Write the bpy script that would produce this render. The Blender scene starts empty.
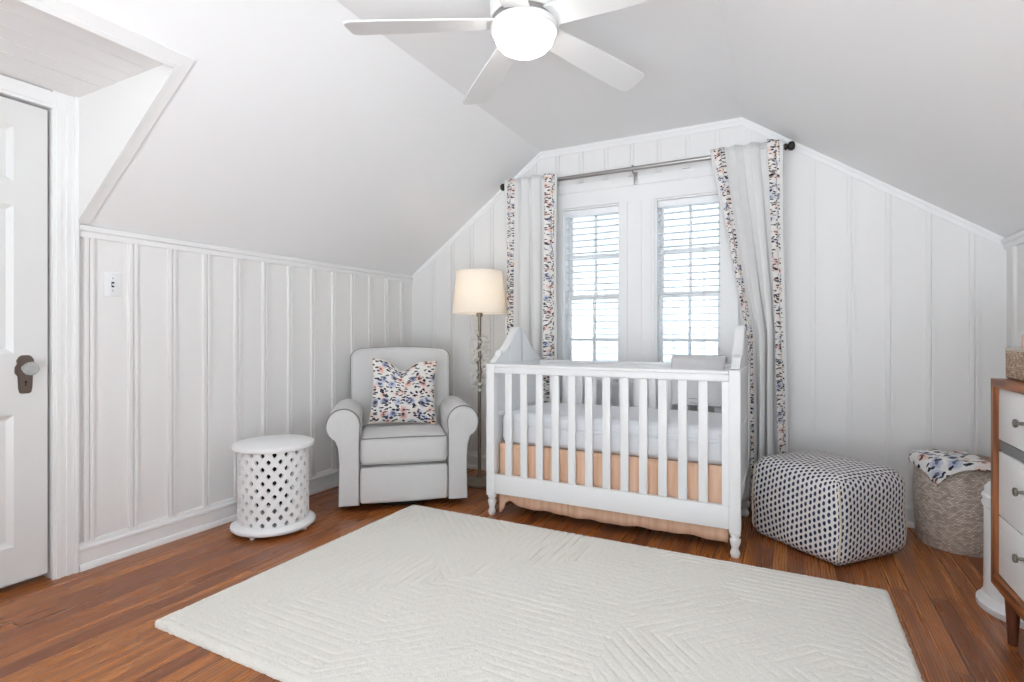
import bpy, bmesh, math, random
from mathutils import Vector, Matrix, noise
random.seed(7)
PI = math.pi
C = bpy.context.scene.collection
sin, cos = math.sin, math.cos

# ------------------------------------------------------------------ materials
def srgb(r, g, b):
    f = lambda c: c / 12.92 if c <= .04045 else ((c + .055) / 1.055) ** 2.4
    return (f(r / 255), f(g / 255), f(b / 255), 1)

class NT:
    """small helper around a node tree"""
    def __init__(s, name, rough=.5, metal=0., base=(.8, .8, .8, 1), spec=None):
        s.m = bpy.data.materials.new(name); s.m.use_nodes = True
        s.t = s.m.node_tree; s.b = s.t.nodes['Principled BSDF']
        s.b.inputs['Base Color'].default_value = base
        s.b.inputs['Roughness'].default_value = rough
        s.b.inputs['Metallic'].default_value = metal
        if spec is not None: s.b.inputs['Specular IOR Level'].default_value = spec
    def n(s, kind, **k):
        nd = s.t.nodes.new(kind)
        for a, v in k.items(): setattr(nd, a, v)
        return nd
    def l(s, a, b): s.t.links.new(a, b)
    def val(s, sock, v):
        if hasattr(v, 'is_output'): s.l(v, sock)
        else: sock.default_value = v
    def math(s, op, a, b=None, c=None):
        nd = s.n('ShaderNodeMath', operation=op)
        s.val(nd.inputs[0], a)
        if b is not None: s.val(nd.inputs[1], b)
        if c is not None: s.val(nd.inputs[2], c)
        return nd.outputs[0]
    def mix(s, f, a, b, blend='MIX'):
        nd = s.n('ShaderNodeMix', data_type='RGBA', blend_type=blend)
        s.val(nd.inputs[0], f); s.val(nd.inputs[6], a); s.val(nd.inputs[7], b)
        return nd.outputs[2]
    def coord(s, which='Object', scale=(1, 1, 1), rot=(0, 0, 0)):
        tc = s.n('ShaderNodeTexCoord'); mp = s.n('ShaderNodeMapping')
        mp.inputs['Scale'].default_value = scale; mp.inputs['Rotation'].default_value = rot
        s.l(tc.outputs[which], mp.inputs[0]); return mp.outputs[0]
    def noise(s, vec, scale, detail=3, rough=.5):
        nd = s.n('ShaderNodeTexNoise'); s.l(vec, nd.inputs['Vector'])
        nd.inputs['Scale'].default_value = scale; nd.inputs['Detail'].default_value = detail
        nd.inputs['Roughness'].default_value = rough
        return nd
    def ramp(s, f, stops, interp='LINEAR'):
        nd = s.n('ShaderNodeValToRGB'); nd.color_ramp.interpolation = interp
        e = nd.color_ramp.elements
        while len(e) < len(stops): e.new(.5)
        for i, (p, c) in enumerate(stops): e[i].position = p; e[i].color = c
        s.l(f, nd.inputs[0]); return nd.outputs[0]
    def bump(s, h, strength=.3, dist=.01):
        nd = s.n('ShaderNodeBump'); nd.inputs['Strength'].default_value = strength
        nd.inputs['Distance'].default_value = dist
        s.l(h, nd.inputs['Height']); s.l(nd.outputs[0], s.b.inputs['Normal'])
    def color(s, c): s.l(c, s.b.inputs['Base Color'])

def paint(name, col, rough=.45, bscale=60, bstr=.04):
    m = NT(name, rough, base=col)
    v = m.coord()
    n = m.noise(v, bscale, 3)
    m.color(m.mix(m.math('MULTIPLY', m.noise(v, 3, 2).outputs[0], .08), col, tuple(c * .9 for c in col[:3]) + (1,)))
    m.bump(n.outputs[0], bstr, .004)
    return m.m

M = {}
M['wall'] = paint('white_wall_paint', (.81, .80, .79, 1), .5)
M['ceil'] = paint('white_ceiling_paint', (.89, .89, .895, 1), .7)
M['trim'] = paint('white_gloss_trim_paint', (.84, .838, .835, 1), .3, 40, .02)
M['door'] = paint('white_door_paint', (.74, .74, .73, 1), .35, 40, .02)
M['crib'] = paint('white_crib_lacquer', (.82, .825, .83, 1), .35, 30, .01)
M['stool'] = paint('white_stool_lacquer', (.86, .865, .87, 1), .4, 80, .05)
M['hollow_shade'] = NT('painted_hollow_shade', .9, base=(.03, .03, .03, 1)).m  # shade inside the stool, painted as a dark colour on the inner faces
M['fan'] = paint('white_fan_lacquer', (.78, .78, .775, 1), .35, 30, .01)
M['plastic'] = paint('white_plastic', (.82, .83, .84, 1), .35, 30, .01)
M['dresser'] = paint('white_dresser_front', (.83, .835, .84, 1), .35, 30, .01)
M['dark'] = NT('dark_gap', .8, base=(.01, .01, .01, 1)).m
M['plate'] = NT('aged_brass_plate', .42, .35, base=srgb(108, 94, 86)).m
M['nickel'] = NT('brushed_nickel', .34, 1, base=(.40, .39, .38, 1)).m
M['finial'] = NT('dark_finial', .4, .6, base=(.04, .035, .03, 1)).m
M['lampmetal'] = NT('aged_silver_metal', .38, .85, base=srgb(140, 130, 115)).m
M['pull'] = NT('pewter_knob', .35, .8, base=srgb(125, 120, 112)).m
M['greystrip'] = NT('grey_rail', .5, base=srgb(120, 120, 122)).m
M['blind'] = paint('white_blind_slat', (.88, .89, .91, 1), .45, 30, .01)
M['cord'] = NT('white_cord', .8, base=(.75, .76, .78, 1)).m
M['leaf'] = NT('pale_silver_leaf', .4, base=(.78, .76, .71, 1)).m
M['vine'] = NT('brown_vine', .7, base=srgb(90, 80, 66)).m

def glass():
    m = bpy.data.materials.new('window_glass'); m.use_nodes = True; t = m.node_tree
    t.nodes.clear()
    o = t.nodes.new('ShaderNodeOutputMaterial'); mx = t.nodes.new('ShaderNodeMixShader')
    tr = t.nodes.new('ShaderNodeBsdfTransparent'); gl = t.nodes.new('ShaderNodeBsdfGlossy')
    gl.inputs['Roughness'].default_value = .02; tr.inputs['Color'].default_value = (.97, .985, 1, 1)
    fr = t.nodes.new('ShaderNodeFresnel'); fr.inputs[0].default_value = 1.45
    t.links.new(fr.outputs[0], mx.inputs[0]); t.links.new(tr.outputs[0], mx.inputs[1])
    t.links.new(gl.outputs[0], mx.inputs[2]); t.links.new(mx.outputs[0], o.inputs[0])
    return m
M['glass'] = glass()

def crystal():
    m = NT('clear_glass_knob', .05, base=(.9, .92, .93, 1))
    m.b.inputs['Transmission Weight'].default_value = .7
    return m.m
M['crystal'] = crystal()

def emit(name, col, strength):
    m = NT(name, .4, base=(.9, .9, .9, 1))
    m.b.inputs['Emission Color'].default_value = col
    m.b.inputs['Emission Strength'].default_value = strength
    return m.m
M['bowl'] = emit('lit_frosted_bowl', (1, .98, .95, 1), 10)
M['bulb'] = emit('lit_bulb', (1, .92, .80, 1), 20)

def shade():
    m = NT('linen_lamp_shade', .9, base=srgb(250, 246, 240))
    v = m.coord(); n = m.noise(v, 220, 2)
    m.bump(n.outputs[0], .15, .002)
    tl = m.n('ShaderNodeBsdfTranslucent'); tl.inputs[0].default_value = srgb(252, 244, 232)
    mx = m.n('ShaderNodeMixShader'); mx.inputs[0].default_value = .45
    out = m.t.nodes['Material Output']
    m.l(m.b.outputs[0], mx.inputs[1]); m.l(tl.outputs[0], mx.inputs[2]); m.l(mx.outputs[0], out.inputs[0])
    return m.m
M['shade'] = shade()

def floor_mat():
    m = NT('oak_plank_floor', .3)
    g = m.n('ShaderNodeNewGeometry'); sep = m.n('ShaderNodeSeparateXYZ'); m.l(g.outputs['Position'], sep.inputs[0])
    W = .066
    xs = m.math('DIVIDE', sep.outputs[0], W); idx = m.math('FLOOR', xs); fx = m.math('FRACT', xs)
    wn = m.n('ShaderNodeTexWhiteNoise', noise_dimensions='1D'); m.l(idx, wn.inputs['W'])
    yo = m.math('ADD', m.math('DIVIDE', sep.outputs[1], 1.25), m.math('MULTIPLY', wn.outputs['Value'], 7.3))
    idy = m.math('FLOOR', yo); fy = m.math('FRACT', yo)
    cv = m.n('ShaderNodeCombineXYZ'); m.l(idx, cv.inputs[0]); m.l(idy, cv.inputs[1])
    w2 = m.n('ShaderNodeTexWhiteNoise', noise_dimensions='2D'); m.l(cv.outputs[0], w2.inputs['Vector'])
    base = m.ramp(w2.outputs['Value'], [(0, srgb(150, 86, 42)), (.35, srgb(186, 112, 54)), (.7, srgb(206, 131, 64)), (1, srgb(172, 98, 46))])
    # grain, stretched along the boards and shifted from board to board
    gv = m.n('ShaderNodeCombineXYZ')
    m.l(m.math('MULTIPLY', sep.outputs[0], 34), gv.inputs[0])
    m.l(m.math('ADD', m.math('MULTIPLY', sep.outputs[1], 1.6), m.math('MULTIPLY', w2.outputs['Value'], 40)), gv.inputs[1])
    m.l(idx, gv.inputs[2])
    gr = m.noise(gv.outputs[0], 1.0, 6, .62)
    wv = m.n('ShaderNodeTexWave', wave_type='BANDS', bands_direction='X'); m.l(gv.outputs[0], wv.inputs['Vector'])
    wv.inputs['Scale'].default_value = .75; wv.inputs['Distortion'].default_value = 6; wv.inputs['Detail'].default_value = 3
    wv.inputs['Detail Scale'].default_value = .7
    gm = m.ramp(gr.outputs[0], [(.36, (0, 0, 0, 1)), (.62, (1, 1, 1, 1))])
    wm = m.ramp(wv.outputs[0], [(.0, (1, 1, 1, 1)), (.22, (.25, .25, .25, 1)), (.5, (0, 0, 0, 1))])
    c1 = m.mix(gm, m.mix(.6, base, srgb(104, 52, 28)), base)
    c2 = m.mix(m.math('MULTIPLY', wm, .75), c1, srgb(72, 34, 18))
    ex = m.math('LESS_THAN', m.math('MINIMUM', fx, m.math('SUBTRACT', 1, fx)), .022)
    ey = m.math('LESS_THAN', fy, .0022)
    edge = m.math('MAXIMUM', ex, ey)
    big = m.noise(g.outputs['Position'], .9, 2)
    c3 = m.mix(m.math('MULTIPLY', edge, .85), c2, srgb(46, 22, 12))
    m.color(c3)
    m.l(m.ramp(gr.outputs[0], [(0, (.34, .34, .34, 1)), (1, (.22, .22, .22, 1))]), m.b.inputs['Roughness'])
    m.bump(m.math('SUBTRACT', m.math('MULTIPLY', gr.outputs[0], .3), edge), .25, .003)
    return m.m
M['floor'] = floor_mat()

def wood(name, a, b, axis=(3, 30, 30), rough=.4):
    m = NT(name, rough); v = m.coord('Object', axis)
    n = m.noise(v, 1.5, 5, .6); w = m.n('ShaderNodeTexWave', bands_direction='DIAGONAL'); m.l(v, w.inputs[0])
    w.inputs['Scale'].default_value = .5; w.inputs['Distortion'].default_value = 5; w.inputs['Detail'].default_value = 3
    f = m.math('ADD', m.math('MULTIPLY', n.outputs[0], .6), m.math('MULTIPLY', w.outputs[0], .4))
    m.color(m.ramp(f, [(.3, a), (.7, b)])); m.bump(n.outputs[0], .1, .002)
    return m.m
M['acorn_h'] = wood('acorn_wood_along', srgb(104, 56, 26), srgb(164, 98, 52), (30, 3, 30))
M['acorn_v'] = wood('acorn_wood_upright', srgb(104, 56, 26), srgb(164, 98, 52), (30, 30, 3))
M['walnut'] = wood('dark_wood_leg', srgb(70, 36, 22), srgb(112, 62, 38), (30, 30, 3))

def fabric(name, col, scale=420, var=.12, bstr=.25, rough=.9):
    m = NT(name, rough, base=col, spec=.2); v = m.coord()
    n = m.noise(v, scale, 2); n2 = m.noise(v, 12, 3)
    dk = tuple(c * (1 - var) for c in col[:3]) + (1,)
    m.color(m.mix(n.outputs[0], dk, col)); m.b.inputs['Sheen Weight'].default_value = .15
    m.bump(m.math('ADD', n.outputs[0], m.math('MULTIPLY', n2.outputs[0], 1.2)), bstr, .002)
    return m.m
M['linen'] = fabric('light_grey_linen', (.70, .695, .69, 1), 300, .2)
M['piping'] = fabric('grey_piping', (.22, .215, .21, 1))
M['curtain'] = fabric('white_curtain_cotton', (.74, .735, .725, 1), 300, .06)
M['sheet'] = fabric('white_fitted_sheet', (.80, .81, .84, 1), 120, .05, .3)
M['blanket'] = fabric('white_cotton_blanket', (.74, .73, .73, 1), 200, .1)
M['blueclothmat'] = fabric('blue_cotton', srgb(120, 170, 190), 200, .2)
M['pinkclothmat'] = fabric('pink_cotton', srgb(235, 190, 180), 200, .2)
M['seam'] = fabric('cream_seam', srgb(226, 216, 196))

def skirt():
    m = NT('peach_crib_skirt_cotton', .75, base=srgb(228, 188, 160), spec=.3)
    v = m.coord('Object', (26, 26, 1.2)); n = m.noise(v, 1.5, 3)
    m.color(m.ramp(n.outputs[0], [(.3, srgb(216, 174, 144)), (.7, srgb(236, 200, 174))]))
    m.bump(n.outputs[0], .25, .01)
    return m.m
M['skirt'] = skirt()

def floral(name, s=16., bg=(.80, .775, .74, 1), fade=.35):
    """cream cotton printed with peach, blue and pink blooms and small dark leaves"""
    m = NT(name, .85, base=bg, spec=.2)
    v = m.coord('UV')
    wob = m.noise(v, s * 1.6, 2)
    wv = m.n('ShaderNodeVectorMath', operation='MULTIPLY_ADD')
    m.l(wob.outputs[1], wv.inputs[0]); wv.inputs[1].default_value = (.6 / s, .6 / s, 0); m.l(v, wv.inputs[2])
    vo = m.n('ShaderNodeTexVoronoi', voronoi_dimensions='2D'); m.l(wv.outputs[0], vo.inputs['Vector']); vo.inputs['Scale'].default_value = s
    sp = m.n('ShaderNodeSeparateColor'); m.l(vo.outputs['Color'], sp.inputs[0])
    hue = m.ramp(sp.outputs[0], [(0, srgb(226, 160, 130)), (.2, srgb(132, 146, 192)), (.38, srgb(236, 192, 172)), (.52, srgb(96, 108, 160)), (.62, srgb(216, 134, 118)), (.74, srgb(232, 206, 196)), (.86, srgb(170, 178, 208))], 'CONSTANT')
    d = vo.outputs['Distance']
    bloom = m.math('LESS_THAN', d, .40)
    core = m.math('LESS_THAN', d, .13)
    petal = m.math('LESS_THAN', d, .27)
    hue = m.mix(fade, hue, bg)
    c = m.mix(bloom, bg, m.mix(.45, hue, bg)); c = m.mix(petal, c, hue)
    c = m.mix(m.math('MULTIPLY', core, .75), c, srgb(60, 58, 84))
    # two crossing families of little leaves
    for k, rot in enumerate((.7, -.55)):
        mp = m.n('ShaderNodeMapping'); mp.inputs['Rotation'].default_value = (0, 0, rot); mp.inputs['Scale'].default_value = (1, 2.3, 1)
        mp.inputs['Location'].default_value = (k * .37, k * .21, 0)
        m.l(wv.outputs[0], mp.inputs[0])
        v2 = m.n('ShaderNodeTexVoronoi', voronoi_dimensions='2D'); m.l(mp.outputs[0], v2.inputs['Vector']); v2.inputs['Scale'].default_value = s * 1.45
        s2 = m.n('ShaderNodeSeparateColor'); m.l(v2.outputs['Color'], s2.inputs[0])
        leaf = m.math('MULTIPLY', m.math('LESS_THAN', v2.outputs['Distance'], .27), m.math('GREATER_THAN', s2.outputs[1], .45))
        c = m.mix(leaf, c, m.mix(s2.outputs[2], srgb(34, 32, 42), srgb(74, 78, 86)))
    m.color(c)
    n = m.noise(m.coord(), 300, 2); m.bump(n.outputs[0], .15, .002)
    return m.m
M['floral_curtain'] = floral('floral_border_print', 21., fade=.5)
M['floral_pillow'] = floral('floral_pillow_print', 14.5, (.78, .76, .735, 1), .3)
M['floral_cloth'] = floral('floral_cloth_print', 11., (.80, .785, .765, 1))

def pouf_mat():
    m = NT('white_knit_with_navy_dots', .95, base=(.7, .68, .66, 1), spec=.15)
    v = m.coord('UV'); sp = m.n('ShaderNodeSeparateXYZ'); m.l(v, sp.inputs[0])
    a, b = .0245, .0315
    u = m.math('DIVIDE', sp.outputs[0], a); col = m.math('FLOOR', u)
    odd = m.math('MULTIPLY', m.math('MODULO', m.math('ADD', col, 1000), 2), .5)
    vv = m.math('ADD', m.math('DIVIDE', sp.outputs[1], b), odd)
    row = m.math('FLOOR', vv)
    fu = m.math('SUBTRACT', m.math('FRACT', u), .5); fv = m.math('SUBTRACT', m.math('FRACT', vv), .5)
    cv = m.n('ShaderNodeCombineXYZ'); m.l(col, cv.inputs[0]); m.l(row, cv.inputs[1])
    wn = m.n('ShaderNodeTexWhiteNoise', noise_dimensions='2D'); m.l(cv.outputs[0], wn.inputs['Vector'])
    fu = m.math('ADD', fu, m.math('MULTIPLY', m.math('SUBTRACT', wn.outputs['Value'], .5), .16))
    # slanted ovals
    fu2 = m.math('ADD', fu, m.math('MULTIPLY', fv, -.18))
    d = m.math('SQRT', m.math('ADD', m.math('POWER', m.math('DIVIDE', fu2, .33), 2), m.math('POWER', m.math('DIVIDE', fv, .39), 2)))
    n = m.noise(v, 260, 3)
    d = m.math('ADD', d, m.math('MULTIPLY', m.math('SUBTRACT', n.outputs[0], .5), .7))
    dot = m.ramp(d, [(.82, (1, 1, 1, 1)), (1.08, (0, 0, 0, 1))])
    w = m.mix(n.outputs[0], srgb(214, 211, 210), srgb(244, 241, 238))
    m.color(m.mix(dot, w, m.mix(wn.outputs['Value'], srgb(34, 38, 66), srgb(60, 64, 92))))
    h = m.math('ADD', n.outputs[0], m.math('MULTIPLY', d, .6)); m.bump(h, .5, .006)
    return m.m
M['pouf'] = pouf_mat()

def wicker(name, lo, hi, s=1.0):
    m = NT(name, .85, spec=.2)
    v = m.coord('UV'); sp = m.n('ShaderNodeSeparateXYZ'); m.l(v, sp.inputs[0])
    row = m.math('DIVIDE', sp.outputs[1], .0085 * s); ir = m.math('FLOOR', row); fr = m.math('FRACT', row)
    colu = m.math('ADD', m.math('DIVIDE', sp.outputs[0], .016 * s), m.math('MULTIPLY', m.math('MODULO', m.math('ADD', ir, 1000), 2), .5))
    fc = m.math('FRACT', colu); ic = m.math('FLOOR', colu)
    hx = m.math('SINE', m.math('MULTIPLY', fc, PI)); hy = m.math('SINE', m.math('MULTIPLY', fr, PI))
    h = m.math('MULTIPLY', m.math('POWER', hx, .6), m.math('POWER', hy, .7))
    cv = m.n('ShaderNodeCombineXYZ'); m.l(ic, cv.inputs[0]); m.l(ir, cv.inputs[1])
    wn = m.n('ShaderNodeTexWhiteNoise', noise_dimensions='2D'); m.l(cv.outputs[0], wn.inputs['Vector'])
    n = m.noise(v, 24, 3)
    f = m.math('ADD', m.math('MULTIPLY', wn.outputs['Value'], .55), m.math('MULTIPLY', n.outputs[0], .5))
    c = m.ramp(f, [(.1, lo), (.9, hi)])
    m.color(m.mix(m.math('SUBTRACT', 1, h), c, m.mix(.4, c, srgb(70, 56, 46))))
    m.bump(h, .55, .006)
    return m.m
M['wicker'] = wicker('grey_brown_wicker', srgb(178, 160, 146), srgb(250, 238, 226))
M['wicker2'] = wicker('light_brown_wicker', srgb(150, 120, 100), srgb(214, 192, 172), 1.0)

def rug_mat():
    m = NT('cream_wool_rug', 1., base=srgb(214, 208, 194), spec=.05); v = m.coord()
    n = m.noise(v, 160, 3); n2 = m.noise(v, 5, 3)
    c = m.mix(n.outputs[0], srgb(220, 217, 208), srgb(244, 242, 235))
    c = m.mix(m.math('MULTIPLY', n2.outputs[0], .35), c, srgb(222, 220, 212))
    m.color(c); m.b.inputs['Sheen Weight'].default_value = .2
    m.bump(n.outputs[0], .6, .006)
    return m.m
M['rug'] = rug_mat()

def siding(name, a, b, p=.14):
    m = NT(name, .7); g = m.coord(); sp = m.n('ShaderNodeSeparateXYZ'); m.l(g, sp.inputs[0])
    f = m.math('FRACT', m.math('DIVIDE', sp.outputs[2], p))
    m.color(m.ramp(f, [(0, b), (.15, a)])); m.bump(f, .5, .02); return m.m
M['siding'] = siding('pale_blue_siding', (.50, .56, .61, 1), (.36, .42, .48, 1))
M['shingle'] = siding('grey_shingles', (.42, .46, .52, 1), (.3, .34, .4, 1), .12)
def leaves(name, a, b):
    m = NT(name, .6); n = m.noise(m.coord(), 4, 3); m.color(m.ramp(n.outputs[0], [(.35, a), (.65, b)])); return m.m
M['foliage'] = leaves('tree_foliage', (.18, .30, .16, 1), (.42, .55, .34, 1))
M['bark'] = NT('tree_bark', .9, base=(.2, .15, .11, 1)).m
M['grass'] = leaves('lawn', (.2, .32, .12, 1), (.3, .42, .2, 1))

# ------------------------------------------------------------------ mesh helpers
def box(bm, x0, x1, y0, y1, z0, z1, bev=0, seg=2, mat=None):
    r = bmesh.ops.create_cube(bm, size=1)
    vs = r['verts']
    for v in vs:
        v.co = Vector((x0 + (v.co.x + .5) * (x1 - x0), y0 + (v.co.y + .5) * (y1 - y0), z0 + (v.co.z + .5) * (z1 - z0)))
    if bev:
        es = list({e for v in vs for e in v.link_edges})
        r2 = bmesh.ops.bevel(bm, geom=es, offset=bev, segments=seg, affect='EDGES', profile=.5)
        vs = list({v for f in r2['faces'] for v in f.verts} | {v for v in vs if v.is_valid})
    if mat is not None:
        for v in vs: v.co = mat @ v.co
    return vs

def lathe(bm, prof, seg=32, c=(0, 0, 0), caps=True, uv=None):
    rings = []
    for r, z in prof:
        rings.append([bm.verts.new((c[0] + r * cos(2 * PI * k / seg), c[1] + r * sin(2 * PI * k / seg), c[2] + z)) for k in range(seg)])
    R0 = max(p[0] for p in prof); ln = 0
    for i in range(len(rings) - 1):
        dl = math.hypot(prof[i + 1][0] - prof[i][0], prof[i + 1][1] - prof[i][1])
        for k in range(seg):
            f = bm.faces.new((rings[i][k], rings[i][(k + 1) % seg], rings[i + 1][(k + 1) % seg], rings[i + 1][k]))
            if uv:
                w = 2 * PI * R0 / seg
                for lp, (a, b) in zip(f.loops, ((k * w, ln), ((k + 1) * w, ln), ((k + 1) * w, ln + dl), (k * w, ln + dl))): lp[uv].uv = (a, b)
        ln += dl
    if caps:
        if prof[0][0] > 1e-5: bm.faces.new(list(reversed(rings[0])))
        if prof[-1][0] > 1e-5: bm.faces.new(rings[-1])
    return rings

def tube(bm, pts, r, seg=8, closed=False):
    pts = [Vector(p) for p in pts]; rings = []; n = len(pts); up = None
    for i, p in enumerate(pts):
        if closed: d = pts[(i + 1) % n] - pts[i - 1]
        else: d = pts[min(i + 1, n - 1)] - pts[max(i - 1, 0)]
        d.normalize()
        if up is None:
            up = Vector((0, 0, 1)) if abs(d.z) < .9 else Vector((1, 0, 0))
        a = d.cross(up)
        if a.length < 1e-4: a = d.cross(Vector((1, .3, .2)))
        a.normalize(); b = d.cross(a); up = a.cross(d)
        rr = r[i] if isinstance(r, (list, tuple)) else r
        rings.append([bm.verts.new(p + a * rr * cos(2 * PI * k / seg) + b * rr * sin(2 * PI * k / seg)) for k in range(seg)])
    m = n if closed else n - 1
    for i in range(m):
        A, B = rings[i], rings[(i + 1) % n]
        for k in range(seg): bm.faces.new((A[k], A[(k + 1) % seg], B[(k + 1) % seg], B[k]))
    if not closed:
        bm.faces.new(list(reversed(rings[0]))); bm.faces.new(rings[-1])

def prism(bm, poly, axis, a, b, mat=None):
    """extrude a 2-D outline along an axis: x -> (y,z) outline, y -> (x,z), z -> (x,y)"""
    def P(p, t): return {'x': (t, p[0], p[1]), 'y': (p[0], t, p[1]), 'z': (p[0], p[1], t)}[axis]
    A = [bm.verts.new(P(p, a)) for p in poly]; B = [bm.verts.new(P(p, b)) for p in poly]
    n = len(poly)
    bm.faces.new(A); bm.faces.new(list(reversed(B)))
    for i in range(n): bm.faces.new((A[i], B[i], B[(i + 1) % n], A[(i + 1) % n]))
    if mat is not None:
        for v in A + B: v.co = mat @ v.co
    return A + B

def grid(bm, nu, nv, fn, uvfn=None, uv=None):
    V = [[bm.verts.new(fn(i / nu, j / nv)) for i in range(nu + 1)] for j in range(nv + 1)]
    for j in range(nv):
        for i in range(nu):
            f = bm.faces.new((V[j][i], V[j][i + 1], V[j + 1][i + 1], V[j + 1][i]))
            if uv:
                for lp, (a, b) in zip(f.loops, ((i, j), (i + 1, j), (i + 1, j + 1), (i, j + 1))):
                    lp[uv].uv = uvfn(a / nu, b / nv)
    return V

def obj(name, bm, mat, parent=None, smooth=35, label=None, recalc=True):
    if recalc: bmesh.ops.recalc_face_normals(bm, faces=bm.faces[:])
    me = bpy.data.meshes.new(name); bm.to_mesh(me); bm.free()
    if smooth:
        for p in me.polygons: p.use_smooth = True
        me.set_sharp_from_angle(angle=math.radians(smooth))
    o = bpy.data.objects.new(name, me); C.objects.link(o)
    for m in (mat if isinstance(mat, (list, tuple)) else [mat]): me.materials.append(m)
    if parent: o.parent = parent
    if label: o['label'] = label
    return o

def thing(name, label, cat, loc=(0, 0, 0), rz=0, group=None):
    o = bpy.data.objects.new(name, None); C.objects.link(o); o.empty_display_size = .1
    o.location = loc; o.rotation_euler = (0, 0, rz)
    return tag(o, label, cat, group)
def tag(o, label, cat, group=None):
    o['label'] = label; o['category'] = cat; o['kind'] = 'thing'
    if group: o['group'] = group
    return o
def struct(o, label=None, cat=None):
    o['kind'] = 'structure'
    if label: o['label'] = label
    if cat: o['category'] = cat
    return o
def dup(root, loc, rz=None, label=None):
    r = root.copy(); C.objects.link(r); r.location = loc
    if rz is not None: r.rotation_euler = (0, 0, rz)
    if label: r['label'] = label
    for ch in list(root.children):
        c = ch.copy(); C.objects.link(c); c.parent = r
        for g in ch.children:
            d = g.copy(); C.objects.link(d); d.parent = c
    return r
B = bmesh.new
def solid(o, t, off=0):
    m = o.modifiers.new('thickness', 'SOLIDIFY'); m.thickness = t; m.offset = off; return o
def subsurf(o, n=1):
    m = o.modifiers.new('smooth', 'SUBSURF'); m.levels = n; m.render_levels = n; return o

# ------------------------------------------------------------------ room measures (metres, camera above the origin)
XL, XR, YB, YF = -2.946, 1.048, 3.785, -1.15
KNEE, CEIL = 1.615, 2.515
XA, XB = -1.70, -.266                         # where the flat ceiling meets the slopes
def roof(x):
    if x < XA: return KNEE + (x - XL) / (XA - XL) * (CEIL - KNEE)
    if x > XB: return KNEE + (XR - x) / (XR - XB) * (CEIL - KNEE)
    return CEIL
AY0, AY1, AX, AZ = .22, 1.285, -2.167, 2.178    # dormer recess over the door
DY0, DY1, DZ = .42, 1.18, 2.11                 # door leaf

# floor
bm = B(); box(bm, XL - .15, XR + .15, YF, YB + .15, -.05, 0)
struct(obj('floor', bm, M['floor'], smooth=0), 'red brown oak strip floor', 'floor')

# walls
bm = B()
t = .13
box(bm, XL - t, XL, YF, DY0 - .012, 0, KNEE)
box(bm, XL - t, XL, DY1 + .012, YB, 0, KNEE)
box(bm, XL - t, XL, AY0 - .1, DY0 - .012, KNEE, 2.24)
box(bm, XL - t, XL, DY1 + .012, AY1 + .1, KNEE, 2.24)
box(bm, XL - t, XL, DY0 - .012, DY1 + .012, DZ + .012, 2.24)
box(bm, XL - t - .02, XL - .09, DY0 - .02, DY1 + .02, 0, DZ + .02)     # unseen board added behind the door to stop light leaking in
struct(obj('wall_left', bm, M['wall'], smooth=0), 'white panelled knee wall on the left', 'wall')
bm = B()
box(bm, XR, XR + t, YF, YB, 0, KNEE)
struct(obj('wall_right', bm, M['wall'], smooth=0), 'white knee wall on the right', 'wall')

WZ0, WZ1 = .80, 2.05
W1, W2 = (-1.517, -1.076), (-.826, -.386)
bm = B()
cuts = [XL - t, XL, XA, W1[0], W1[1], W2[0], W2[1], XB, XR, XR + t]
for a, b in zip(cuts, cuts[1:]):
    ra, rb = roof(max(a, XL)), roof(min(b, XR))
    if a < XL: ra = rb = KNEE
    if b > XR: ra = rb = KNEE
    if (a, b) in (W1, W2):
        box(bm, a, b, YB, YB + .15, 0, WZ0)
        prism(bm, [(a, WZ1), (b, WZ1), (b, rb + .05), (a, ra + .05)], 'y', YB, YB + .15)
    else:
        prism(bm, [(a, 0), (b, 0), (b, rb + .05), (a, ra + .05)], 'y', YB, YB + .15)
struct(obj('wall_back', bm, M['wall'], smooth=0), 'white panelled gable wall with two windows', 'wall')

bm = B()
prism(bm, [(XL - t, 0), (-1.5, 0), (-1.5, CEIL + .05), (XA, CEIL + .05), (XL, KNEE), (XL - t, KNEE)], 'y', YF - .12, YF)  # unseen partial wall, added to keep daylight off the door recess
struct(obj('front_light_blocker', bm, M['wall'], smooth=0), 'white unseen wall added behind the camera to block light beside the open side', 'wall')

# ceiling: left slope with the recess cut out, flat strip, right slope
bm = B()
sl = (CEIL - KNEE) / (XA - XL); th = .09
def slope(x0, x1, y0, y1):
    prism(bm, [(x0, roof(x0)), (x1, roof(x1)), (x1, roof(x1) + th), (x0, roof(x0) + th)], 'y', y0, y1)
slope(XL, XA, YF, AY0); slope(AX, XA, AY0, AY1); slope(XL, XA, AY1, YB)
slope(XA, XB, YF, YB); slope(XB, XR, YF, YB)
struct(obj('ceiling', bm, M['ceil'], smooth=0), 'white attic ceiling with sloping sides', 'ceiling')

# recess over the door: two cheeks and a boarded ceiling
for nm, ya, yb in (('wall_alcove', AY1 - .003, AY1 + .038), ('wall_alcove', AY0 - .042, AY0 + .003)):
    bm = B()
    prism(bm, [(XL, KNEE - .0), (AX + .02, roof(AX + .02)), (AX + .02, 2.24), (XL, 2.24)], 'y', ya, yb)
    struct(obj(nm, bm, M['wall'], smooth=0), 'white triangular side of the recess over the door', 'wall')
bm = B()
x = XL
while x < AX - .01:
    x1 = min(x + .118, AX + .03)
    y = AY0; k = 0
    jy = AY0 + random.uniform(.3, .8)
    for y0, y1 in ((AY0, jy), (jy, AY1)):
        w0 = random.choice((.001, .004, .007, .009))
        box(bm, x + w0, x1 - .0006, y0 + .001, y1 - .0005, 2.2 + random.uniform(-.0015, .0015), 2.222)
    x = x1
struct(obj('ceiling_alcove', bm, M['wall'], smooth=0), 'white boarded ceiling of the recess over the door', 'ceiling')
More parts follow.
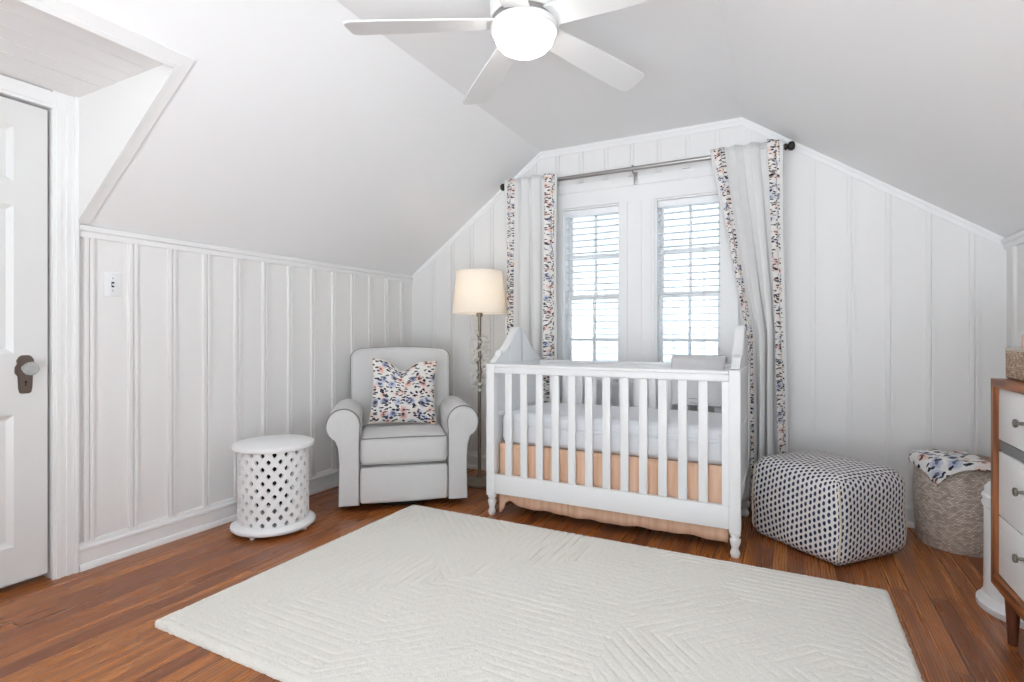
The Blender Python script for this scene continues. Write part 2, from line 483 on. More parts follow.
bm = B(); box(bm, XL - .05, AX + .06, AY0 - .05, AY1 + .05, 2.226, 2.26)
struct(obj('ceiling_alcove_backing', bm, M['dark'], smooth=0))

# flat trim along the edge of the recess, lying on the slope
bm = B()
def on_slope(x, y, up=0):
    n = Vector((sl, 0, -1)).normalized()            # towards the room
    return Vector((x, y, roof(x))) + n * up
def strip(x0, x1, y0, y1, d=.014, lip=-.03):
    q = [on_slope(x0, y0, d), on_slope(x1, y0, d), on_slope(x1, y1, d), on_slope(x0, y1, d)]
    r = [on_slope(x0, y0, lip), on_slope(x1, y0, lip), on_slope(x1, y1, lip), on_slope(x0, y1, lip)]
    a = [bm.verts.new(v) for v in q]; b = [bm.verts.new(v) for v in r]
    bm.faces.new(a); bm.faces.new(list(reversed(b)))
    for i in range(4): bm.faces.new((a[i], b[i], b[(i + 1) % 4], a[(i + 1) % 4]))
TW = .044
strip(AX - .004, AX + TW, AY0 - .05, AY1 + TW, .007, .0005)
strip(XL + .014, AX - .0045, AY1 - .004, AY1 + TW, .007, .0005)
strip(XL + .014, AX - .0045, AY0 - .05, AY0 + .004, .007, .0005)
strip(AX - .010, AX + .006, AY0 + .005, AY1 - .011, .010, .0075)
strip(XL + .03, AX + .006, AY1 - .010, AY1 + .004, .010, .0075)
struct(obj('trim_1', bm, M['trim'], smooth=0), 'flat white trim around the recess over the door', 'trim')

# battens, rails, baseboards
BEADS = ((-.025, .025, .003), (-.022, -.0025, .010), (-.019, -.006, .0125), (.0025, .022, .010), (.006, .019, .0125))
def batten(bm, axis, p, face, z0, z1, side):
    """two beads with an open joint between them: axis 'y' = on a side wall at y=p, 'x' = on the back wall at x=p"""
    for a, b, d in BEADS:
        if axis == 'y': box(bm, min(face, face + side * d), max(face, face + side * d), p + a, p + b, z0, z1)
        else: prism(bm, [(p + a, z0), (p + b, z0), (p + b, z1(p + b)), (p + a, z1(p + a))], 'y', face - d, face)
bm = B(); y = 1.333
while y < YB - .04: batten(bm, 'y', y, XL, .12, KNEE - .05, 1); y += .1925
struct(obj('trim_2', bm, M['wall'], smooth=0), 'white battens on the left knee wall', 'trim')
bm = B(); y = YB - .12
while y > YF: batten(bm, 'y', y, XR, .12, KNEE - .05, -1); y -= .1925
struct(obj('trim_3', bm, M['wall'], smooth=0), 'white battens on the right knee wall', 'trim')
bm = B(); k = -15
while True:
    x = .148 + .1907 * k; k += 1
    if x < XL + .05: continue
    if x > XR - .05: break
    top = lambda q: roof(q) - .051
    if -1.62 < x < -.30:
        for a, b, d in BEADS: box(bm, x + a, x + b, YB - d, YB, 2.235, CEIL - .051)
    else: batten(bm, 'x', x, YB, .12, top, 0)
struct(obj('trim_4', bm, M['wall'], smooth=0), 'white battens on the gable wall', 'trim')
# crown strip following the gable
bm = B()
for (xa, xb) in ((XL, XA), (XA, XB), (XB, XR)):
    for d, h0, h1 in ((.006, 0, .05), (.012, 0, .02)):
        prism(bm, [(xa, roof(xa) - h1), (xb, roof(xb) - h1), (xb, roof(xb) - h0), (xa, roof(xa) - h0)], 'y', YB - d, YB)
struct(obj('trim_5', bm, M['trim'], smooth=0), 'white moulding along the top of the gable wall', 'trim')
def rail(name, face, side, y0, y1, lab):
    bm = B()
    pr = [(0, -.055), (.012, -.055), (.014, -.03), (.024, -.024), (.026, -.004), (.02, 0), (0, 0)]
    prism(bm, [(face + side * a, KNEE + b) for a, b in pr], 'y', y0, y1)
    struct(obj(name, bm, M['trim'], smooth=30), lab, 'trim')
rail('trim_6', XL, 1, AY1 + .002, YB, 'white rail on top of the left knee wall')
rail('trim_7', XR, -1, YF, YB, 'white rail on top of the right knee wall')
BP = [(0, 0), (.030, 0), (.030, .012), (.024, .026), (.016, .030), (.016, .088), (.022, .092), (.022, .104), (.014, .112), (.010, .128), (0, .132)]
bm = B(); prism(bm, [(XL + a, b) for a, b in BP], 'y', AY1 + .002, YB)
struct(obj('baseboard_left', bm, M['trim'], smooth=30))
bm = B(); prism(bm, [(XR - a, b) for a, b in BP], 'y', YF, YB)
struct(obj('baseboard_right', bm, M['trim'], smooth=30))
bm = B(); prism(bm, [(YB - a, b) for a, b in BP], 'x', XL, XR)
struct(obj('baseboard_back', bm, M['trim'], smooth=30))

# ------------------------------------------------------------------ door
bm = B()
def casing(y0, y1, s):
    box(bm, XL, XL + .016, y0, y1, 0, 2.2)
    ye = y1 if s > 0 else y0
    box(bm, XL, XL + .026, min(ye, ye - s * .016), max(ye, ye - s * .016), 0, 2.2)
    yi = y0 if s > 0 else y1
    box(bm, XL, XL + .021, min(yi + s * .012, yi + s * .03), max(yi + s * .012, yi + s * .03), 0, 2.17)
    box(bm, XL, XL + .021, min(yi + s * .05, yi + s * .062), max(yi + s * .05, yi + s * .062), 0, 2.17)
casing(DY1 + .008, AY1 - .0005, 1); casing(DY0 - .11, DY0 - .008, -1)
box(bm, XL, XL + .016, DY0 - .008, DY1 + .008, DZ + .008, 2.19)
box(bm, XL, XL + .021, DY0 - .008, DY1 + .008, DZ + .02, DZ + .034)
struct(obj('trim_8', bm, M['trim'], smooth=0), 'white moulded door casing', 'trim')

dr = bpy.data.objects.new('door_1', None); C.objects.link(dr); struct(dr, 'white panelled door with a glass knob, left of the photo', 'door')
bm = B()
fx = XL - .012                                  # face of the leaf
ST = .118
P_ = [(.19, .755), (1.02, 1.66), (1.76, 2.0)]
# stiles, rails, then recessed panels with a bevelled border
box(bm, fx - .04, fx, DY1 - ST, DY1, .032, DZ); box(bm, fx - .04, fx, DY0, DY0 + ST, .032, DZ)
zz = [.032] + [q for p in P_ for q in p] + [DZ]
for a, b in zip(zz[0::2], zz[1::2]): box(bm, fx - .04, fx, DY0 + ST, DY1 - ST, a, b)
for a, b in P_:
    y0, y1 = DY0 + ST, DY1 - ST
    box(bm, fx - .03, fx - .016, y0, y1, a, b)
    i = .022
    o4 = [(y0, a), (y1, a), (y1, b), (y0, b)]; i4 = [(y0 + i, a + i), (y1 - i, a + i), (y1 - i, b - i), (y0 + i, b - i)]
    for q in range(4):
        w = (q + 1) % 4
        bm.faces.new([bm.verts.new((fx - d, *p)) for d, p in ((.001, o4[q]), (.001, o4[w]), (.0155, i4[w]), (.0155, i4[q]))])
obj('door_leaf', bm, M['door'], dr, smooth=0)
bm = B()
def platepoly(s):
    pts = []
    for zq, wq in ((.845, .012), (.85, .020), (.87, .024), (.92, .026), (.935, .036), (.96, .036), (.975, .028), (.99, .03), (1.005, .022), (1.012, .012)):
        pts.append((wq * s, zq))
    return [(1.10 + w, z) for w, z in pts] + [(1.10 - w, z) for w, z in reversed(pts)]
prism(bm, platepoly(1), 'x', fx, fx + .005); 
prism(bm, [(1.10 + (y - 1.10) * .7, .93 + (z - .93) * .86) for y, z in platepoly(1)], 'x', fx + .005, fx + .008)
pl = obj('knob_plate', bm, M['plate'], dr, smooth=0, label='dark aged metal plate with a keyhole')
bm = B()
prism(bm, [(1.10 + .0045 * cos(a), .895 + .006 * sin(a)) for a in [k * PI / 6 for k in range(12)]], 'x', fx + .008, fx + .0086)
prism(bm, [(1.0975, .878), (1.1025, .878), (1.1012, .894), (1.0988, .894)], 'x', fx + .008, fx + .0086)
obj('keyhole', bm, M['dark'], pl, smooth=0)
R90 = Matrix.Translation((fx + .008, 1.10, .955)) @ Matrix.Rotation(PI / 2, 4, 'Y')
bm = B(); lathe(bm, [(.016, 0), (.016, .006), (.009, .01), (.009, .026), (.013, .03)], 16); bmesh.ops.transform(bm, matrix=R90, verts=bm.verts)
obj('knob_shank', bm, M['nickel'], pl)
bm = B(); lathe(bm, [(.012, .028), (.025, .036), (.030, .046), (.027, .058), (.015, .064), (.0, .065)], 12); bmesh.ops.transform(bm, matrix=R90, verts=bm.verts)
obj('door_knob', bm, M['crystal'], dr, smooth=10, label='faceted clear glass door knob')

# light switch
sw = thing('light_switch', 'white light switch plate on the panelled wall right of the door', 'light switch', (XL, 1.433, 1.347))
bm = B(); box(bm, 0, .006, -.036, .036, -.058, .058, .003)
obj('switch_plate', bm, M['plastic'], sw)
bm = B(); box(bm, .004, .007, -.006, .006, -.013, .013)
obj('switch_slot', bm, M['dark'], sw, smooth=0)
bm = B(); box(bm, .006, .018, -.004, .004, .0, .008, .001, mat=Matrix.Rotation(.4, 4, 'Y'))
obj('switch_toggle', bm, M['plastic'], sw)
for z in (-.03, .03):
    bm = B(); lathe(bm, [(.0035, 0), (.003, .0015), (0, .002)], 10)
    for v in bm.verts: v.co = Vector((.006 + v.co.z, v.co.x, v.co.y + z))
    obj('screw', bm, M['nickel'], sw)

# ------------------------------------------------------------------ windows
MEET = 1.385
def window(name, x0, x1, lab):
    w = bpy.data.objects.new(name, None); C.objects.link(w); struct(w, lab, 'window')
    w.location = (x0, YB, 0); W = x1 - x0
    bm = B(); j = .012
    box(bm, 0, j, 0, .15, WZ0, WZ1); box(bm, W - j, W, 0, .15, WZ0, WZ1)
    box(bm, j, W - j, 0, .15, WZ1 - j, WZ1); box(bm, j, W - j, 0, .15, WZ0, WZ0 + j)
    obj('window_frame', bm, M['trim'], w, smooth=0)
    for nm, z0, z1, y, mz in (('upper_sash', MEET - .018, WZ1 - j, .108, 1.70), ('lower_sash', WZ0 + j, MEET + .018, .076, 1.065)):
        bm = B(); s = .024
        a, b = j + .001, W - j - .001
        box(bm, a, a + s, y, y + .03, z0, z1); box(bm, b - s, b, y, y + .03, z0, z1)
        box(bm, a + s, b - s, y, y + .03, z1 - .036, z1); box(bm, a + s, b - s, y, y + .03, z0, z0 + (.036 if nm[0] == 'u' else .06))
        box(bm, W / 2 - .010, W / 2 + .010, y + .004, y + .026, z0 + .03, z1 - .03)
        box(bm, a + s, W / 2 - .011, y + .004, y + .026, mz - .011, mz + .011)
        box(bm, W / 2 + .011, b - s, y + .004, y + .026, mz - .011, mz + .011)
        so = obj(nm, bm, M['trim'], w, smooth=0)
        bm = B(); box(bm, a + s - .004, b - s + .004, y + .0135, y + .0165, z0 + .03, z1 - .03)
        obj('pane', bm, M['glass'], so, smooth=0)
    return w
window('window_1', *W1, 'left white sash window behind the blind')
window('window_2', *W2, 'right white sash window behind the blind')
# casing around both windows
bm = B()
for a, b in ((W1[0] - .10, W1[0]), (W2[1], W2[1] + .10)):
    box(bm, a, b, YB - .02, YB, WZ0 - .03, WZ1 + .11)
for a, b, d in ((W1[1], W2[0], .018), (W1[1] + .018, W1[1] + .06, .027), (W2[0] - .06, W2[0] - .018, .027), (-.985, -.917, .024)):
    box(bm, a, b, YB - d, YB, WZ0 - .03, WZ1 + .002)
box(bm, W1[0] - .001, W2[1] + .001, YB - .02, YB, WZ1, WZ1 + .11)
box(bm, W1[0] - .12, W2[1] + .12, YB - .03, YB, WZ1 + .11, WZ1 + .17)
box(bm, W1[0] - .12, W2[1] + .12, YB - .06, YB + .02, WZ0 - .06, WZ0 - .03)
box(bm, W1[0] - .10, W2[1] + .10, YB - .02, YB, WZ0 - .16, WZ0 - .06)
struct(obj('trim_9', bm, M['trim'], smooth=0), 'white casing and sill around the two windows', 'trim')

def blind(x0, x1, lab, first=None):
    t = thing('venetian_blind', lab, 'window blind', (x0, YB + .032, 0), 0, 'white venetian blinds in the two windows')
    W = x1 - x0; e = .015
    bm = B(); box(bm, e, W - e, -.026, .026, WZ1 - .062, WZ1 - .0145, .003)
    obj('headrail', bm, M['blind'], t)
    bm = B(); z = WZ1 - .10
    zl = WZ0 + .075
    while z > zl:
        tilt = Matrix.Translation((0, 0, z)) @ Matrix.Rotation(random.uniform(-.02, .02) - .03, 4, 'X')
        box(bm, e + .004, W - e - .004, -.025, .025, -.002, .002, mat=tilt); z -= .047
    obj('slats', bm, M['blind'], t, smooth=0)
    bm = B(); box(bm, e + .002, W - e - .002, -.025, .025, WZ0 + .03, WZ0 + .05, .004)
    obj('bottom_rail', bm, M['blind'], t)
    for q in (.12, W - .12):
        bm = B()
        for yy in (-.027, .027): tube(bm, [(q, yy, WZ1 - .07), (q, yy, WZ0 + .05)], .0014, 6)
        obj('ladder_cord', bm, M['cord'], t)
    bm = B(); tube(bm, [(.05, -.034, WZ1 - .06), (.05, -.034, 1.35)], .004, 8)
    obj('tilt_wand', bm, M['cord'], t)
blind(*W1, 'white venetian blind in the left window')
blind(*W2, 'white venetian blind in the right window')

# ------------------------------------------------------------------ curtain rod and curtains
RZ, RY = 2.25, 3.67
rod = thing('curtain_rod', 'brushed metal curtain rod across the top of both windows', 'curtain rod', (0, RY, RZ))
bm = B(); tube(bm, [(-1.93, 0, 0), (-.98, 0, 0), (-.022, 0, 0)], .0145, 14)
obj('rod', bm, M['nickel'], rod)
for s, x in ((-1, -1.93), (1, -.022)):
    bm = B(); lathe(bm, [(.012, 0), (.02, .004), (.02, .014), (.013, .018), (.026, .03), (.028, .045), (.02, .058), (0, .062)], 16)
    bmesh.ops.transform(bm, matrix=Matrix.Translation((x, 0, 0)) @ Matrix.Rotation(s * PI / 2, 4, 'Y'), verts=bm.verts)
    obj('finial', bm, M['finial'], rod)
for x in (-1.79, -.955, -.168):
    bm = B(); tube(bm, [(x, YB - RY - .004, -.03), (x, .05, -.028), (x, .0, -.022)], .006, 8)
    tube(bm, [(x, .0, -.022), (x, -.019, -.012), (x, -.0215, .004), (x, -.013, .02), (x, .004, .0215), (x, .018, .012)], .0045, 8)
    zt = YB - RY - (.031 if -1.637 < x < -.266 else .017)
    box(bm, x - .014, x + .014, zt - .005, zt, -.09, .0, .002)
    obj('bracket', bm, M['nickel'], rod)

def curtain(x0t, x1t, x0b, x1b, lab, side, hold=None):
    """x at the top edge and near the floor for both edges; pleats from side to side"""
    t = thing('curtain', lab, 'curtain', (0, RY, 0), 0, 'white curtains with floral borders')
    zt, zb = RZ + .035, .03
    npl = 4.6
    def S(u, v, off=0):
        z = zt + (zb - zt) * v
        e = v ** .8
        if hold: e = hold(v)
        a = x0t + (x0b - x0t) * e; b = x1t + (x1b - x1t) * (v)
        x = a + (b - a) * u
        ph = 2 * PI * npl * u
        amp = .034 * (.75 + .45 * v)
        fl = 1.0
        # borders lie flatter
        if u < .16: fl = .25 + .75 * (u / .16) ** 2
        if u > .82: fl = .25 + .75 * ((1 - u) / .18) ** 2
        y = amp * fl * sin(ph + .5 * sin(3 * v + u * 5)) - .052
        x += .010 * fl * sin(ph * 2 + 1)
        x += .004 * sin(v * 7 + u * 9)
        return Vector((x, y - off + (-.028 if v < .03 else 0) * 0, z))
    bm = B(); grid(bm, 120, 60, lambda u, v: S(u, v))
    o = obj('curtain_panel', bm, M['curtain'], t, recalc=False); solid(o, .003)
    for u0, u1 in ((.055, .20), (.80, .955)):
        bm = B(); uv = bm.loops.layers.uv.new('UVMap')
        grid(bm, 20, 80, lambda u, v: S(u0 + (u1 - u0) * u, v, .004), lambda u, v: (u * .085 + u0 * 3.1 + x0t, v * 2.2), uv)
        b = obj('floral_border', bm, M['floral_curtain'], t, label='floral printed border strip', recalc=False); solid(b, .001)
    for k in range(6):
        xx = x0t + (x1t - x0t) * (k + .5) / 6
        bm = B(); tube(bm, [(xx, .0185 * cos(a), RZ + .0185 * sin(a)) for a in [q * PI / 8 for q in range(16)]], .0016, 6, True)
        box(bm, xx - .012, xx + .012, -.050, -.0195, RZ - .003, RZ + .003)
        obj('back_tab', bm, M['curtain'], t)
    return t
curtain(-1.935, -1.50, -1.93, -1.50, 'white curtain with floral borders left of the windows, behind the floor lamp', -1)
curtain(-.445, -.03, -.235, .0, 'white curtain with floral borders right of the windows, behind the dotted pouf', 1,
        hold=lambda v: min(1, (v / .52)) ** 1.1)

# ------------------------------------------------------------------ crib
CX0, CX1, CY0, CY1 = -1.645, -.205, 2.84, 3.575
crib = thing('baby_crib', 'white wooden slatted baby crib with arched ends in front of the windows', 'crib', (CX0, CY0, 0))
CW, CD = CX1 - CX0, CY1 - CY0
foot = [(.0, 0), (.019, 0), (.023, .012), (.024, .02), (.019, .034), (.016, .044), (.021, .058), (.026, .074), (.026, .09), (.018, .098), (.018, .102), (.026, .106), (.026, .118), (.02, .122)]
pc = .028
for px_, py_ in ((pc, pc), (CW - pc, pc), (pc, CD - pc), (CW - pc, CD - pc)):
    bm = B(); box(bm, px_ - pc + .001, px_ + pc - .001, py_ - pc + .001, py_ + pc - .001, .12, .925, .004)
    p = obj('corner_post', bm, M['crib'], crib)
    bm = B(); lathe(bm, foot, 20, (px_, py_, 0)); obj('turned_foot', bm, M['crib'], p)
def arch(n=60, inset=0):
    """outline of the arched end above z = .93, (y, z)"""
    pts = []; y0, y1 = .0 + inset, CD - inset; c = CD / 2; h = CD / 2 - inset
    for i in range(n + 1):
        s = -1 + 2 * i / n; a = abs(s)
        if a > .70: z = .925 + .055 * ((1 - a) / .30) ** 1.4
        elif a > .66: z = 1.0
        else:
            q = a / .66
            z = 1.0 + .150 * (.5 + .5 * cos(PI * q ** .92)) 
        pts.append((c + s * h, z - inset * .9))
    return pts
for x0 in (.008, CW - .048):
    bm = B(); A = arch()
    for (ya, za), (yb, zb) in zip(A, A[1:]):        # column by column so the concave outline stays clean
        prism(bm, [(ya, .90), (yb, .90), (yb, zb), (ya, za)], 'x', x0, x0 + .04)
    bmesh.ops.remove_doubles(bm, verts=bm.verts, dist=1e-5)
    box(bm, x0, x0 + .04, 2 * pc, CD - 2 * pc, .30, .90)
    box(bm, x0 - .003, x0 + .043, 2 * pc, CD - 2 * pc, .25, .32, .003)
    box(bm, x0 - .003, x0 + .043, 2 * pc, CD - 2 * pc, .60, .628, .003)
    box(bm, x0 - .003, x0 + .043, 2 * pc, CD - 2 * pc, .87, .925, .003)
    e = obj('end_panel', bm, M['crib'], crib, smooth=25)
    bm = B(); tube(bm, [(x0 + .02, y, z - .008) for y, z in A[10:-10]], .013, 8)
    for v in bm.verts: v.co.x = x0 + .02 + max(-.027, min(.027, (v.co.x - x0 - .02) * 2.4))
    obj('crest_moulding', bm, M['crib'], e, label='raised moulding along the arch')
# front and back sides
for y in (.008, CD - .048):
    s0, s1 = 2 * pc - .001, CW - 2 * pc + .001
    bm = B(); box(bm, s0, s1, y, y + .036, .868, .905, .004); box(bm, s0, s1, y - .006, y + .042, .903, .922, .006)
    obj('top_rail', bm, M['crib'], crib)
    bm = B(); box(bm, s0, s1, y, y + .036, .135, .25, .004)
    obj('bottom_rail', bm, M['crib'], crib)
    bm = B(); box(bm, s1 - .033, s1, y + .002, y + .034, .25, .868); obj('side_stile', bm, M['crib'], crib)
    for k in range(12):
        xc = (-1.50 + .1015 * k) - CX0
        bm = B(); box(bm, xc - .0225, xc + .0225, y + .010, y + .026, .25, .868, .003); obj('slat', bm, M['crib'], crib)
bm = B(); box(bm, 2 * pc + .014, CW - 2 * pc - .014, .078, CD - .08, .405, .419)
for x in (.2, .7, 1.2): box(bm, x, x + .03, .078, CD - .08, .385, .405)
obj('mattress_base', bm, M['crib'], crib, smooth=0)

# crib skirt: peach cotton with a box pleat and a scalloped hem
sk = thing('crib_skirt', 'peach cotton crib skirt hanging under the mattress behind the slats', 'crib skirt', (CX0, CY0, 0))
bm = B(); n = 160
x0, x1 = .064, CW - .064
def SK(u, v):
    x = x0 + (x1 - x0) * u
    zb = .056 + .004 * sin(u * 9 + .5) + .003 * sin(u * 31) + .028 * math.exp(-((u - .06) / .03) ** 2)
    if u < .03: zb = .008 + .05 * (u / .03) ** 2
    z = .435 + (zb - .435) * v
    return (x, .062 + .006 * v * sin(u * 60) - .008 * v, z)
grid(bm, n, 10, SK)
o = obj('front_drop', bm, M['skirt'], sk, recalc=False); solid(o, .002)
for x in (x0, x1):
    bm = B(); grid(bm, 40, 8, lambda u, v: (x + (.004 * sin(u * 40)) * v, .066 + (CD - .14) * u, .435 - .37 * v))
    solid(obj('side_drop', bm, M['skirt'], sk, recalc=False), .002)
bm = B(); box(bm, x0 + .006, x1 - .006, .068, CD - .076, .4205, .4245)
obj('skirt_deck', bm, M['skirt'], sk, smooth=0)

# mattress
mt = thing('crib_mattress', 'thick crib mattress in a white fitted sheet inside the crib', 'mattress', (CX0, CY0, 0))
bm = B(); x0, x1, y0, y1 = .062, CW - .062, .074, CD - .066
def rbox(bm, nx, ny, nz, x0, x1, y0, y1, z0, z1, r, f=None):
    vs = box(bm, x0, x1, y0, y1, z0, z1, r, 5)
bm.free(); bm = B()
box(bm, x0, x1, y0, y1, .4255, .615, .045, 6)
bmesh.ops.subdivide_edges(bm, edges=[e for e in bm.edges if e.calc_length() > .2], cuts=40, use_grid_fill=True)
for v in bm.verts:
    v.co.z += .006 * noise.noise(Vector((v.co.x * 4, v.co.y * 4, 0))) if v.co.z > .5 else 0
    if v.co.z > .5: v.co.z += .018 * (1 - ((v.co.x - CW / 2) / (CW / 2)) ** 4) * (1 - ((v.co.y - CD / 2) / (CD / 2)) ** 4)
obj('fitted_sheet', bm, M['sheet'], mt, smooth=60)
bm = B()
for z, a in ((.565, .004), (.55, .005)):
    pts = [(x0 + .05 + (x1 - x0 - .1) * k / 60, y0 - .001 + .0015 * sin(k * .8), z + a * sin(k * .22 + z * 90) - .006 * sin(PI * k / 60)) for k in range(61)]
    tube(bm, pts, .004, 6)
obj('sheet_fold', bm, M['sheet'], mt)

# blanket over the back rail, right
bl = thing('folded_blanket', 'folded white blanket draped over the back rail of the crib, right', 'blanket', (CX0 + .985, CY1 - .026, .925))
bm = B(); L1, L2 = .285, .16
def BL(u, v):
    s = -L1 + (L1 + L2) * v
    x = .32 * u + .004 * sin(s * 20)
    w = .003 * sin(u * 9 + s * 8)
    r = .034
    if s < -r * 1.57: return (x, -r + w, s + r * .57)
    if s > r * 1.57: return (x, r + w * .3, -s + r * .57)
    a = s / r
    return (x, r * sin(a), r * cos(a) + .002)
grid(bm, 24, 60, BL)
o = obj('blanket_cloth', bm, M['blanket'], bl, recalc=False); solid(o, .010, 1)
for zz in (-.225, -.252):
    bm = B(); tube(bm, [(.008 + .304 * k / 12, -.0395 - .0005, zz) for k in range(13)], .0022, 6)
    obj('hem_stitch', bm, M['piping'], bl, label='dark hem stripe')

# ------------------------------------------------------------------ armchair
azi = math.radians(49)
ch = thing('armchair', 'pale grey upholstered armchair with rolled arms in the corner', 'armchair', (-2.158, 2.70, 0), PI / 2 - azi)
def rblock(bm, x0, x1, y0, y1, z0, z1, r, puff=0, n=14):
    """soft cushion: bevelled block whose faces bulge"""
    box(bm, x0, x1, y0, y1, z0, z1, r, 4)
    bmesh.ops.subdivide_edges(bm, edges=[e for e in bm.edges if e.calc_length() > .1], cuts=n, use_grid_fill=True)
    c = Vector(((x0 + x1) / 2, (y0 + y1) / 2, (z0 + z1) / 2)); h = Vector(((x1 - x0) / 2, (y1 - y0) / 2, (z1 - z0) / 2))
    for v in bm.verts:
        d = v.co - c; q = [d[i] / h[i] for i in range(3)]
        for i in range(3):
            j, k = (i + 1) % 3, (i + 2) % 3
            if abs(q[i]) > .6: v.co[i] += puff * (1 - min(1, abs(q[j])) ** 2) * (1 - min(1, abs(q[k])) ** 2) * (1 if q[i] > 0 else -1)
bm = B(); rblock(bm, -.272, .272, -.02, .56, .285, .463, .035, .012)
seat = obj('seat_cushion', bm, M['linen'], ch, smooth=60)
bm = B()
for z in (.455, .292):
    tube(bm, [(-.262, -.004, z), (-.24, -.019, z), (0, -.024, z + (.004 if z > .4 else -.004)), (.24, -.019, z), (.262, -.004, z)], .0035, 6)
obj('seat_piping', bm, M['piping'], seat)
bm = B(); rblock(bm, -.270, .270, -.012, .05, .05, .272, .014, .006)
obj('footrest_panel', bm, M['linen'], ch, smooth=60)
bm = B(); box(bm, -.272, .272, .06, .66, .07, .284)
obj('seat_deck', bm, M['linen'], ch, smooth=0)
def armprof(s):
    cx_, cz, r = .372, .545, .102
    P = [(.276, .045), (.275, .47)]
    for k in range(0, 19):
        a = math.radians(190 - k * 13.0); P.append((cx_ + r * cos(a), cz + r * sin(a)))
    P += [(.418, .452), (.402, .40), (.394, .30), (.398, .045)]
    return [(s * x, z) for x, z in P]
for s in (-1, 1):
    bm = B(); pf = armprof(s)
    def drop(z, y): return z - .0 * y
    ys = [0, .008, .03, .2, .4, .54, .585, .60]; sc = [.93, .975, 1, 1, 1, 1, .97, .9]
    cxm, czm = s * .375, .35
    rings = [[bm.verts.new((cxm + (x - cxm) * k, y - .012, czm + (z - czm) * (k if z > .1 else 1))) for x, z in pf] for y, k in zip(ys, sc)]
    n = len(pf)
    for A, Bq in zip(rings, rings[1:]):
        for i in range(n): bm.faces.new((A[i], A[(i + 1) % n], Bq[(i + 1) % n], Bq[i]))
    bm.faces.new(rings[0]); bm.faces.new(list(reversed(rings[-1])))
    a = obj('arm', bm, M['linen'], ch, smooth=40)
    bm = B(); tube(bm, [(cxm + (x - cxm) * .985, -.004, czm + (z - czm) * (.985 if z > .1 else 1)) for x, z in pf], .0042, 6)
    obj('arm_piping', bm, M['piping'], a)
# backrest: rounded outline, leaning back
def backoutline(hw, z0, z1, r, n=8):
    P = [(-hw * .95, z0), (hw * .95, z0)]
    for k in range(n + 1):
        a = PI / 2 * k / n; P.append((hw - r + r * cos(a), z1 - r + r * sin(a) * .9))
    for k in range(1, 8): q = 1 - 2 * k / 8; P.append(((hw - r) * q, z1 - .1 * r + .012 * (1 - q * q)))
    for k in range(n + 1):
        a = PI / 2 + PI / 2 * k / n; P.append((-hw + r + r * cos(a), z1 - r + r * sin(a) * .9))
    return P
bm = B(); lean = Matrix.Translation((0, .50, .30)) @ Matrix.Rotation(-math.radians(10), 4, 'X') @ Matrix.Translation((0, -.50, -.30))
O = backoutline(.368, .30, 1.025, .085)
ys = [.475, .487, .52, .58, .615, .63]; sc = [.90, .965, 1, 1, .97, .9]
rings = [[bm.verts.new(lean @ Vector((x * k, y, .66 + (z - .66) * k))) for x, z in O] for y, k in zip(ys, sc)]
n = len(O)
for A, Bq in zip(rings, rings[1:]):
    for i in range(n): bm.faces.new((A[i], A[(i + 1) % n], Bq[(i + 1) % n], Bq[i]))
bm.faces.new(rings[0]); bm.faces.new(list(reversed(rings[-1])))
bk = obj('backrest', bm, M['linen'], ch, smooth=50)
bm = B(); tube(bm, [lean @ Vector((x * .985, .505, .66 + (z - .66) * .985)) for x, z in O[1:] + O[:1]], .0042, 6)
obj('back_piping', bm, M['piping'], bk)
bm = B(); lathe(bm, [(.27, 0), (.28, .008), (.28, .022), (.26, .03), (.06, .034), (.06, .075)], 40, (0, .35, 0))
obj('swivel_base', bm, M['dark'], ch, label='dark round swivel base')

# throw pillow
pil = tag(None or bpy.data.objects.new('throw_pillow', None), 'floral throw pillow with a dented top leaning in the grey armchair', 'pillow')
C.objects.link(pil)
chM = Matrix.Translation((-2.158, 2.70, 0)) @ Matrix.Rotation(PI / 2 - azi, 4, 'Z')
def pillow_side(sgn):
    def F(a, b):
        u, v = 2 * a - 1, 2 * b - 1
        # concave edges, long corners
        px_ = .232 * u * (1 - .10 * (1 - u * u) * 0 - .09 * (1 - v * v))
        pz = .228 * v * (1 - .06 * (1 - u * u))
        pz -= .075 * math.exp(-((u + .08) / .33) ** 2) * max(0, (v + .35) / 1.35) ** 1.3
        e = max(0, (1 - u * u)) ** .55 * max(0, (1 - v * v)) ** .55
        y = sgn * (.078 * e * (1 - .25 * math.exp(-((u + .08) / .3) ** 2) * max(0, v)))
        y += .004 * sin(5 * u + 3 * v) * e
        return Vector((px_, y, pz + .24))
    return F
pm = chM @ Matrix.Translation((.002, .335, .471)) @ Matrix.Rotation(.08, 4, 'Z') @ Matrix.Rotation(math.radians(-13), 4, 'X') @ Matrix.Rotation(.06, 4, 'Y')
pil.matrix_world = pm
for sgn, nm in ((-1, 'front_cover'), (1, 'back_cover')):
    bm = B(); uv = bm.loops.layers.uv.new('UVMap'); F = pillow_side(sgn)
    grid(bm, 40, 40, F, lambda a, b: (a * .47 + (sgn > 0) * .6, b * .46), uv)
    obj(nm, bm, M['floral_pillow'], pil, smooth=80)
bm = B(); F = pillow_side(0)
loop = [F(k / 30, 0) for k in range(30)] + [F(1, k / 30) for k in range(30)] + [F(1 - k / 30, 1) for k in range(30)] + [F(0, 1 - k / 30) for k in range(30)]
tube(bm, loop, .003, 6, True)
obj('edge_seam', bm, M['seam'], pil)

